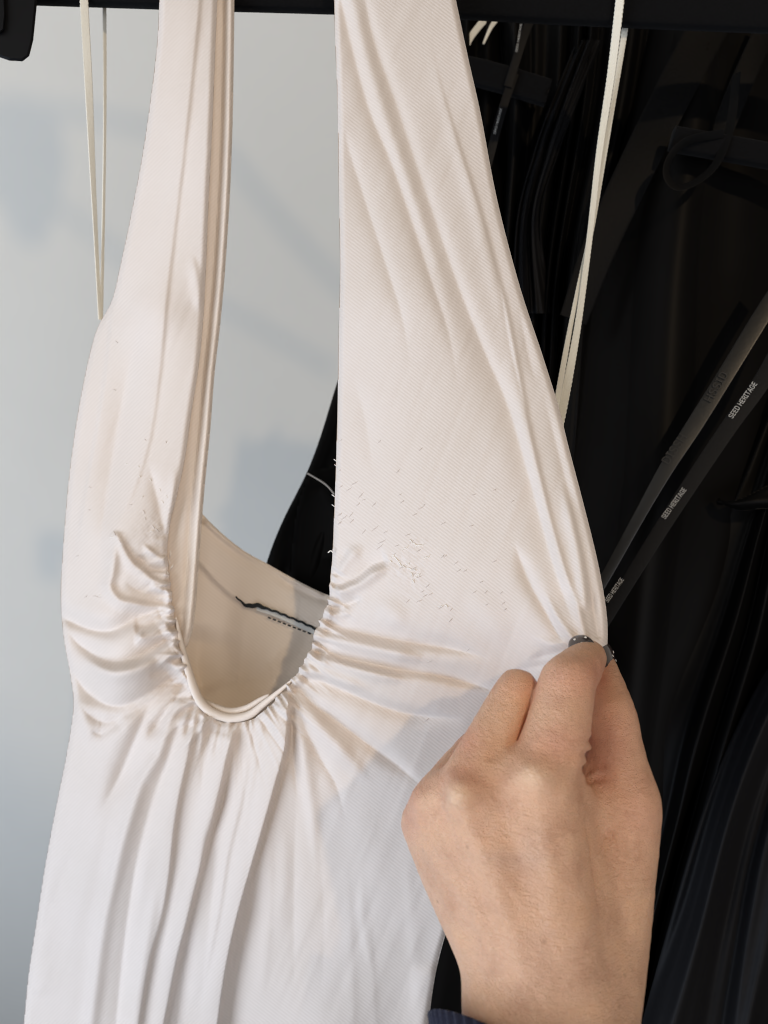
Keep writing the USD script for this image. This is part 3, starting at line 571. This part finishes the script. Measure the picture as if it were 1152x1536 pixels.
# ------------------------------------------------------------------ the person: hand and cuff
def S(u, v, d, r): return (np.asarray(P(u, v, d)), r * d / F)
def ball(c, r, n=20):
    return manifold3d.Manifold.sphere(float(r), n).translate([float(x) for x in c])
def hull(*js): return manifold3d.Manifold.batch_hull([ball(*j) for j in js])
MI, MM, MR, MP = S(812, 1172, .2465, 52), S(697, 1196, .2475, 46), S(654, 1212, .2560, 40), S(636, 1244, .2660, 37)
mIx = S(834, 1105, .2515, 49)
PI_, DI, TI = S(848, 1033, .2580, 42), S(870, 1008, .2700, 33), S(882, 994, .2810, 26)
PM, DM, TM = S(773, 1043, .2640, 32), S(792, 1062, .2860, 26), S(800, 1095, .2960, 22)
PR, DR, TR = S(714, 1130, .2780, 29), S(744, 1128, .2960, 24), S(766, 1150, .3000, 21)
PP, DP, TP = S(686, 1192, .2860, 25), S(722, 1186, .3000, 21), S(744, 1200, .3010, 19)
W1, W2, W3, W4 = S(842, 1470, .2400, 66), S(806, 1470, .2400, 66), S(776, 1470, .2430, 62), S(752, 1450, .2480, 62)
MT, IT, TT = S(936, 1215, .2640, 53), S(913, 1085, .2760, 40), S(899, 1006, .2930, 22)
mT = S(921, 1150, .2700, 44)
CT = S(896, 1420, .2560, 72)
A1, A2 = S(768, 1530, .2400, 78), S(872, 1545, .2400, 80)
B1, B2 = S(790, 1760, .2150, 105), S(880, 1760, .2150, 110)
bones = [hull(MI, W1), hull(MM, W2), hull(MR, W3), hull(MP, W4), hull(MI, MM, W1, W2, S(770, 1330, .256, 50)), hull(MM, MR, W2, W3, S(700, 1330, .262, 45)), hull(MR, MP, W3, W4, S(680, 1330, .268, 45)),
         hull(MI, mIx), hull(mIx, PI_), hull(PI_, DI), hull(DI, TI), hull(MM, PM), hull(PM, DM), hull(DM, TM), hull(MR, PR), hull(PR, DR), hull(DR, TR), hull(MP, PP), hull(PP, DP), hull(DP, TP),
         hull(CT, MT), hull(MT, mT), hull(mT, IT), hull(IT, TT), hull(CT, S(880, 1290, .2600, 50), S(845, 1290, .2500, 50), W1), hull(MT, S(880, 1270, .2640, 42), S(900, 1340, .2600, 55)),
         hull(S(845, 1290, .2500, 50), MI, S(880, 1260, .2640, 40)),
         hull(S(894, 1158, .2690, 22), MT, S(876, 1235, .2610, 40)), hull(W1, W2, W3, W4, A1, A2, CT), hull(A1, A2, B1, B2)]
# knuckles, tendons and the skin folds beside the index finger
hand = manifold3d.Manifold.batch_boolean(bones, manifold3d.OpType.Add).refine_to_length(0.0016)
hm = hand.to_mesh(); hv, hf = np.array(hm.vert_properties[:, :3], float), np.array(hm.tri_verts)
ht = trimesh.Trimesh(hv, hf, process=True)
trimesh.smoothing.filter_taubin(ht, lamb=0.55, nu=0.53, iterations=70)
trimesh.smoothing.filter_laplacian(ht, lamb=0.4, iterations=6)
hv, hf = np.array(ht.vertices), np.array(ht.faces)
rel = hv - CAM; hd = rel @ fwd; hu = W / 2 + F * (rel @ RT) / hd; hvv = H / 2 + F * (rel @ DN) / hd
# relief: wrinkles over knuckles, thin veins
def crease(pts, w, a): 
    d, s, t = to_line(hu, hvv, smooth_line(pts, 16)); return a * np.exp(-(d / w) ** 2) * np.sin(np.pi * np.clip(t, 0.02, .98)) ** 0.5
rl = np.zeros(len(hv))
def knob(u, v, ru, rv, a): return a * np.exp(-((hu - u) / ru) ** 2 - ((hvv - v) / rv) ** 2)
rl += knob(804, 1164, 30, 27, .0042) + knob(692, 1190, 23, 25, .0048) + knob(634, 1204, 19, 23, .0036) + knob(612, 1232, 18, 22, .0012)
rl -= knob(748, 1172, 18, 30, .0022) + knob(663, 1196, 8, 30, .0022) + knob(745, 1120, 14, 30, .0008)
rl += knob(965, 1208, 24, 34, .0012) + knob(846, 1014, 34, 16, .0007) + knob(772, 1028, 26, 14, .0006)
def tendon(pts, w, a):
    d, s_, t = to_line(hu, hvv, smooth_line(pts, 20)); return a * np.exp(-(d / w) ** 2) * np.sin(np.pi * np.clip(t, 0, 1)) ** 0.6
rl += tendon([(806, 1180), (818, 1260), (826, 1340), (832, 1420)], 17, .0008) + tendon([(696, 1205), (722, 1270), (750, 1340), (782, 1430)], 14, .0009) + tendon([(640, 1215), (664, 1280), (700, 1350), (740, 1430)], 12, .0007)
rl -= tendon([(745, 1190), (772, 1270), (792, 1350)], 17, .0009) + tendon([(668, 1215), (694, 1290), (728, 1370)], 11, .0007)
rl -= tendon([(880, 1190), (895, 1250), (900, 1320), (900, 1380)], 30, .0012)
dd_, _, tt_ = to_line(hu, hvv, smooth_line([(886, 1095), (886, 1120), (890, 1150), (897, 1185)], 20))
rside = .0013 * np.exp(-(dd_ / 15) ** 2) * np.sin(np.clip(tt_, 0, 1) * np.pi) * np.sin(tt_ * 4.5 * 2 * np.pi) * (hd < .262)
for k in range(4):
    rl -= crease([(785, 1150 + 8 * k), (806, 1146 + 8 * k), (832, 1152 + 8 * k)], 2.0, .00034)
    rl -= crease([(676, 1180 + 7 * k), (692, 1177 + 7 * k), (706, 1184 + 7 * k)], 1.9, .00030)
for y in (1008, 1014, 1022): rl -= crease([(815, y + 4), (845, y), (876, y + 6)], 2.0, .00034)
for y in (1024, 1032): rl -= crease([(752, y + 6), (772, y), (794, y + 2)], 2.0, .00034)
rl += crease([(650, 1290), (690, 1340), (730, 1390), (760, 1450)], 6, .00035) + crease([(740, 1260), (760, 1320), (800, 1360)], 6, .0003)
nv = np.array(trimesh.Trimesh(hv, hf, process=False).vertex_normals)
facing_cam = np.clip(-(nv * (rel / np.linalg.norm(rel, axis=1, keepdims=True))).sum(1), 0, 1)
hv = hv + nv * (rl * facing_cam + rside)[:, None] + nv * (0.0006 * (meshkit.fbm(hv * 230, 3, 2) - 0.5))[:, None]
tone = np.tile(np.array([0.71, 0.435, 0.285]), (len(hv), 1))
pink = np.array([0.66, 0.30, 0.21]); pale = np.array([0.80, 0.58, 0.41])
def blend(c, u, v, ru, rv, amt):
    w = amt * np.exp(-((hu - u) / ru) ** 2 - ((hvv - v) / rv) ** 2); tone[:] = tone * (1 - w[:, None]) + np.asarray(c) * w[:, None]
for a in [(835, 1120, 45, 30, .45), (690, 1165, 30, 24, .4), (625, 1190, 24, 24, .45), (700, 1110, 24, 26, .55), (850, 1020, 45, 28, .4), (895, 1010, 24, 26, .6), (920, 1100, 45, 70, .5), (965, 1215, 40, 60, .35), (772, 1030, 36, 24, .3), (905, 1160, 20, 30, .5), (615, 1230, 22, 30, .3)]: blend(pink, *a)
for a in [(800, 1165, 24, 14, .5), (690, 1190, 16, 16, .5), (648, 1200, 16, 16, .3)]: blend(pale, *a)  # pale highlights on the knuckles, put into the skin colour
for a in [(760, 1290, 60, 14, .18), (800, 1270, 20, 40, .15)]: blend((0.50, 0.40, 0.34), *a)
person = thing('person', 'person in a navy cuff, hand with dotted grey nails pinching the pale dress', 'person', P(815, 1600, .24))
part('hand', (hv, hf), M_SKIN, person, color=tone)

def nail(center, axis_len, axis_wid, ln, wd, curve, thick, dots, lab=None):
    """a curved nail plate: centre, long and cross directions, half sizes"""
    L = axis_len / np.linalg.norm(axis_len); Wd = axis_wid - (axis_wid @ L) * L; Wd /= np.linalg.norm(Wd); N = np.cross(L, Wd)
    a, r = np.linspace(0, 2 * np.pi, 28, endpoint=False), np.array([0.0, .35, .65, .88, 1.0])
    def pt(x, y, off): return center + L * (ln * x) + Wd * (wd * y) + N * (off - curve * y * y - 0.25 * curve * x * x)
    sq = lambda t: np.sign(t) * np.abs(t) ** 0.7
    top = [pt(0, 0, thick)]; fcs = []
    for rr in r[1:]:
        for t in a: top.append(pt(sq(math.cos(t)) * rr, sq(math.sin(t)) * rr, thick * (1 - 0.8 * rr ** 6)))
    v = np.array(top); n = 28
    for j in range(n): fcs.append([0, 1 + j, 1 + (j + 1) % n])
    for q in range(3):
        for j in range(n):
            p0, p1 = 1 + q * n + j, 1 + q * n + (j + 1) % n; fcs += [[p0, p0 + n, p1 + n], [p0, p1 + n, p1]]
    bot = v.copy() - N * thick * 1.2; nb = len(v); fb = [[x + nb, z + nb, y + nb] for x, y, z in fcs]
    ring = [1 + 3 * n + j for j in range(n)]
    side = []
    for j in range(n): p0, p1 = ring[j], ring[(j + 1) % n]; side += [[p0, p0 + nb, p1 + nb], [p0, p1 + nb, p1]]
    p = part('fingernail', (np.vstack([v, bot]), np.array(fcs + fb + side)), M_NAIL, person, smooth=50, label=lab)
    for x, y in dots:
        c = pt(x, y, thick * 0.9); t = trimesh.creation.icosphere(2, 1.0); q = np.array(t.vertices)
        v2 = c + q[:, :1] * L * .00050 + q[:, 1:2] * Wd * .00050 + q[:, 2:] * N * .00016
        part('polka_dot', (v2, np.array(t.faces)), M_DOT, (p[0], person[1]))
cN = P(874, 970, .2732)
axL = P(868, 956, .2820) - P(879, 990, .2720); axW = P(892, 968, .2775) - P(856, 980, .2765)
nail(cN, axL, -axW, .0066, .0048, .0016, .0006, [(-.35, -.45), (-.3, .45), (.2, 0), (.15, -.75), (.15, .75), (.65, -.4), (.62, .4), (-.65, 0)], 'dark grey nail with white dots lying on the pale cloth')
cT = P(920, 995, .2895)
axL = P(912, 966, .3010) - P(921, 1026, .2890); axW = P(925, 996, .3010) - P(911, 996, .2900)
nail(cT, axL, -axW, .0080, .0062, .0014, .0006, [(-.4, -.5), (.0, -.35), (.4, -.55), (.7, -.2), (-.1, -.85), (-.5, .1), (.35, .1)], 'dark nail with white dots seen edge on behind the cloth')

# the cuff
ca, cb = P(770, 1600, .2330), P(835, 1815, .2090)
ax = cb - ca; clen = np.linalg.norm(ax); ax /= clen
e1 = RT - (RT @ ax) * ax; e1 /= np.linalg.norm(e1); e2 = np.cross(ax, e1)
tilt = 0.14
nA, nT = 240, 40
ang = np.linspace(0, 2 * np.pi, nA, endpoint=False); rows = []
cc = P(815, 1545, .2400); 
for k in range(nT + 6):
    t = max(0, (k - 5) / nT)
    inner = k < 5
    R1 = .0335 + .002 * t; R2 = .027 + .002 * t
    rr = (0.86 + 0.03 * k) if inner else 1.0
    rib = 1 + 0.016 * np.cos(ang * 60) * (0.0 if inner else 1)
    rim = -0.0012 * math.sin(math.pi * k / 10) if k < 6 else 0
    off = t * 0.055 + rim + (0.003 * (4 - k) if inner else 0)
    bulge = 1 + 0.03 * math.sin(min(1, t * 3) * math.pi) + 0.015 * np.sin(3 * ang + 6 * t)
    c = cc + ax * (off + 0.0185)
    skew = ax[None] * (-(np.cos(ang)) * -0.030)[:, None]
    rows.append(c + skew + e1 * (R1 * rr * np.cos(ang) * rib * bulge)[:, None] + e2 * (R2 * rr * np.sin(ang) * rib * bulge)[:, None])
cv = np.vstack(rows); nr = len(rows)
i, j = np.meshgrid(np.arange(nr - 1), np.arange(nA), indexing='ij')
q = np.stack([i * nA + j, i * nA + (j + 1) % nA, (i + 1) * nA + (j + 1) % nA, (i + 1) * nA + j], -1).reshape(-1, 4)
part('sleeve', (cv, np.vstack([q[:, [0, 1, 2]], q[:, [0, 2, 3]]])), M_NAVY, person)

# ------------------------------------------------------------------ the black clothes behind
def sheet(left, right, nfold, amp, seed, nv=190, nu=170, depth_bow=0.0, soft=1.0, rip=1.0):
    amp = amp * (1.35 if rip > .5 else 1.0)
    """a hanging cloth between two side lines of (u, v, depth), with uneven pleats that run down it"""
    L, R = smooth_line(left, nv), smooth_line(right, nv)
    s = np.linspace(0, 1, nu)[None, :, None]
    G = L[:, None] * (1 - s) + R[:, None] * s
    tt = np.linspace(0, 1, nv)[:, None]; ss = s[..., 0]
    q = np.stack([ss * nfold * 0.9 + 0 * tt, tt * 1.6 + 0 * ss, 0 * ss * tt + seed], -1)
    warp = (meshkit.noise(q, seed) - .5) * 1.6
    z = np.sin((ss * nfold + warp) * 2 * np.pi) * amp * (0.4 + 0.9 * meshkit.noise(q * 0.8 + 7, seed + 1))
    z = np.where(z > 0, z, z * 0.7) + amp * soft * (meshkit.fbm(q * np.array([.6, 1.2, 1]), 3, seed + 2) - .5) * 2
    z = z + 0.0016 * rip * np.sin((ss * nfold * 3.7 + 2.2 * warp) * 2 * np.pi) * meshkit.noise(q * 1.7 + 3, seed + 5)
    d = G[..., 2] - z - depth_bow * np.sin(np.pi * ss) + 0.006 * (np.exp(-ss / .03) + np.exp(-(1 - ss) / .03))
    v = P(G[..., 0], G[..., 1], d).reshape(-1, 3)
    i, j = np.meshgrid(np.arange(nv - 1), np.arange(nu - 1), indexing='ij')
    q = np.stack([i * nu + j, (i + 1) * nu + j, (i + 1) * nu + j + 1, i * nu + j + 1], -1).reshape(-1, 4)
    return (v, np.vstack([q[:, [0, 1, 2]], q[:, [0, 2, 3]]]))

g = thing('black_dress', 'smooth black satin dress whose hip shows in the gap between the two pale straps', 'dress', P(560, 500, .44))
part('body', sheet([(640, -60, .47), (600, 300, .455), (515, 545, .45), (468, 690, .445), (398, 850, .44), (330, 1150, .46), (330, 1580, .47)], [(760, -60, .47), (760, 300, .45), (770, 600, .45), (790, 850, .44), (800, 1200, .45), (780, 1580, .46)], 3, .006, 11, depth_bow=.012, rip=.2), M_SATIN, g)
pk = smooth_line([(440, 790), (448, 750), (462, 712), (490, 700), (530, 690), (540, 760), (545, 900), (500, 935), (430, 900)], 40)
pocket = Cloth(pk, [(440, 790, .431), (462, 712, .430), (530, 690, .428), (545, 900, .426), (430, 900, .430)], [([(470, 720), (500, 760), (520, 850)], 2, 20, 20)], step=4, roll=(12, 3), smoothing=1e-5)
part('pocket', pocket.mesh(), M_SATIN, g)
pt_ = smooth_line([(461, 710), (475, 718), (490, 728), (502, 742)], 20)
part('white_thread', tube(P(pt_[:, 0], pt_[:, 1], np.full(20, .4245)), .00045, 6), M_WHITE, g)

g = thing('pleated_dress', 'black dress with long narrow gathers hanging just right of the pale strap', 'dress', P(800, 100, .45))
part('body', sheet([(735, -60, .46), (745, 150, .455), (735, 400, .45), (730, 650, .44), (700, 1000, .45), (680, 1580, .46)], [(1000, -60, .46), (965, 150, .45), (905, 400, .445), (880, 650, .44), (850, 1000, .44), (830, 1580, .45)], 5, .006, 21), M_BLACK, g)
part('waist_ruffle', sheet([(865, 60, .444), (828, 150, .438), (800, 230, .436), (775, 330, .436), (768, 470, .44)], [(905, 60, .444), (868, 150, .436), (838, 230, .432), (812, 330, .434), (830, 470, .44)], 2, .004, 22, nv=80, nu=40), M_CHAR, g)

g = thing('black_gown', 'black gown with a broad flat strap slanting down behind the ivory ribbon loop', 'gown', P(1000, 60, .43))
part('body', sheet([(1000, -60, .45), (950, 150, .44), (875, 420, .435), (830, 700, .43), (800, 1000, .43), (760, 1580, .44)], [(1200, -60, .44), (1190, 300, .43), (1190, 650, .425), (1140, 900, .42), (1100, 1200, .42), (1080, 1580, .43)], 2, .007, 31, depth_bow=.018, rip=.1), M_SATIN, g)
part('strap', ribbon([(1080, 10, .422, 60), (1020, 120, .418, 58), (960, 240, .416, 56), (900, 370, .416, 52), (860, 480, .418, 44)], .0016, 60, twist=[.25, -.2, .15, .3]), M_BLACK, g, smooth=40)
part('strap', ribbon([(1150, 40, .420, 34), (1110, 130, .418, 34), (1060, 250, .420, 30), (1010, 330, .424, 26)], .0016, 50, twist=[.4, .0, .5]), M_BLACK, g, smooth=40)

g = thing('velvet_hanger', 'black velvet hanger end poking out at the right edge with a thin loop over it', 'hanger', P(1150, 230, .40))
part('arm', bar_mesh([(1008, 208, .402), (1016, 210, .402), (1080, 221, .402), (1230, 248, .402)], .0062, .0035), M_VELVET, g)
g = thing('narrow_hanger', 'black velvet hanger far back between the pale strap and the gathered dress', 'hanger', P(760, 120, .47))
part('arm', bar_mesh([(620, 92, .438), (720, 110, .438), (822, 140, .438)], .0075, .003), M_VELVET, g)

g = thing('loop_tape', 'thin black loop drooping below the velvet hanger end at the right', 'loop', P(1020, 240, .40))
part('tape', ribbon([(1085, 200, .397, 13), (1030, 212, .394, 13), (1004, 238, .394, 12), (1000, 264, .394, 13), (1016, 281, .394, 14), (1045, 272, .394, 13), (1075, 244, .396, 13), (1095, 190, .40, 13), (1105, 110, .405, 13)], .0005, 80, twist=[.2, .5, .9, .5, .2, .5]), M_BLACK, g, smooth=40)

for nm, lab, pts in (('white_strap', 'wider white curved strap just right of the pale dress top, under the bar', [(735, 22, .455, 10), (718, 40, .452, 10), (703, 62, .450, 9), (692, 95, .450, 7)]),
                     ('white_strap', 'thin tapering white strap, right one of the two under the bar', [(748, 24, .455, 9), (736, 42, .452, 6), (725, 66, .450, 3)])):
    g = thing(nm, lab, 'strap', P(pts[0][0], pts[0][1], pts[0][2]))
    part('strap', ribbon(pts, .0007, 30), M_CORD, g, smooth=40)

def printed_tape(name, label, pts, texts, material, ink, group=None):
    g = thing(name, label, 'tape', P(*pts[0][:3]), group)
    tp = part('tape', ribbon(pts, .0006, 70), material, g, smooth=40)
    for txt, a, b, h, side in texts:
        part('lettering', text_on(txt, a, b, h), ink, (tp[0], g[1]), smooth=False)
printed_tape('hanging_tape', 'dark tape with tiny white print far back near the top, upper of two', [(800, 20, .434, 13), (784, 60, .432, 13), (762, 130, .432, 13)], [('SEED HERITAGE', (776, 78, .4305), (783, 36, .4305), .0011, 0)], M_TAPEB, M_PRINT)
printed_tape('hanging_tape', 'dark tape with tiny white print far back left of the gathers, lower of two', [(772, 110, .434, 13), (752, 170, .432, 13), (728, 260, .432, 13)], [('SEED HERITAGE', (743, 201, .4305), (753, 163, .4305), .0011, 0)], M_TAPEB, M_PRINT)
printed_tape('satin_tape', 'glossy dark grey satin tape slanting from the right edge, with faint dark lettering', [(1190, 400, .388, 24), (1140, 478, .386, 25), (1090, 560, .385, 24), (1040, 640, .385, 24), (1000, 702, .385, 21), (960, 772, .386, 17), (900, 880, .388, 14), (850, 960, .39, 12)],
             [('DISSH', (1003, 697, .3846), (1031, 656, .3846), .0042, 0), ('HSSID', (1067, 604, .3842), (1093, 562, .3842), .0040, 0)], M_TAPE, M_PRINTD)
printed_tape('printed_tape', 'matte black woven tape with repeated white lettering, right of the grey satin tape', [(1210, 440, .384, 26), (1150, 560, .382, 25), (1090, 645, .382, 24), (1010, 765, .382, 22), (950, 860, .383, 20), (890, 960, .387, 16)],
             [('SEED HERITAGE', (1099, 628, .3812), (1136, 576, .3812), .0025, 0), ('SEED HERITAGE', (998, 779, .3812), (1030, 735, .3812), .0024, 0), ('SEED HERITAGE', (912, 904, .3818), (936, 870, .3818), .0021, 0)], M_TAPEB, M_PRINT)

g = thing('black_blouse', 'black blouse with a pointed fold sticking out at the right edge below the printed tapes', 'blouse', P(1150, 650, .41))
part('body', sheet([(1170, 560, .415), (1110, 700, .41), (1040, 860, .405), (960, 1060, .40), (930, 1250, .405), (905, 1580, .41)], [(1260, 560, .41), (1260, 800, .405), (1260, 1000, .405), (1200, 1200, .405), (1090, 1400, .40), (1020, 1580, .40)], 4, .006, 41), M_SATIN, g)
fl = Cloth(smooth_outline([(1074, 752), (1110, 748), (1180, 715), (1220, 720), (1220, 800), (1160, 765), (1110, 766)], 90), [(1074, 752, .398), (1180, 715, .392), (1220, 800, .395), (1130, 757, .391)], [([(1074, 752), (1130, 752), (1220, 745)], 2, 8, 8, .2, 0)], step=3, roll=(8, 2.5), smoothing=1e-5)
part('flap', fl.mesh(), M_SATIN, g)
g = thing('charcoal_skirt', 'charcoal skirt with soft folds hanging lowest at the bottom right corner', 'skirt', P(1150, 1000, .39))
part('body', sheet([(1230, 880, .385), (1130, 1040, .383), (1060, 1200, .382), (1000, 1400, .382), (950, 1580, .38)], [(1320, 880, .385), (1300, 1100, .38), (1290, 1300, .38), (1280, 1450, .38), (1270, 1580, .38)], 3, .006, 51), M_CHAR, g)
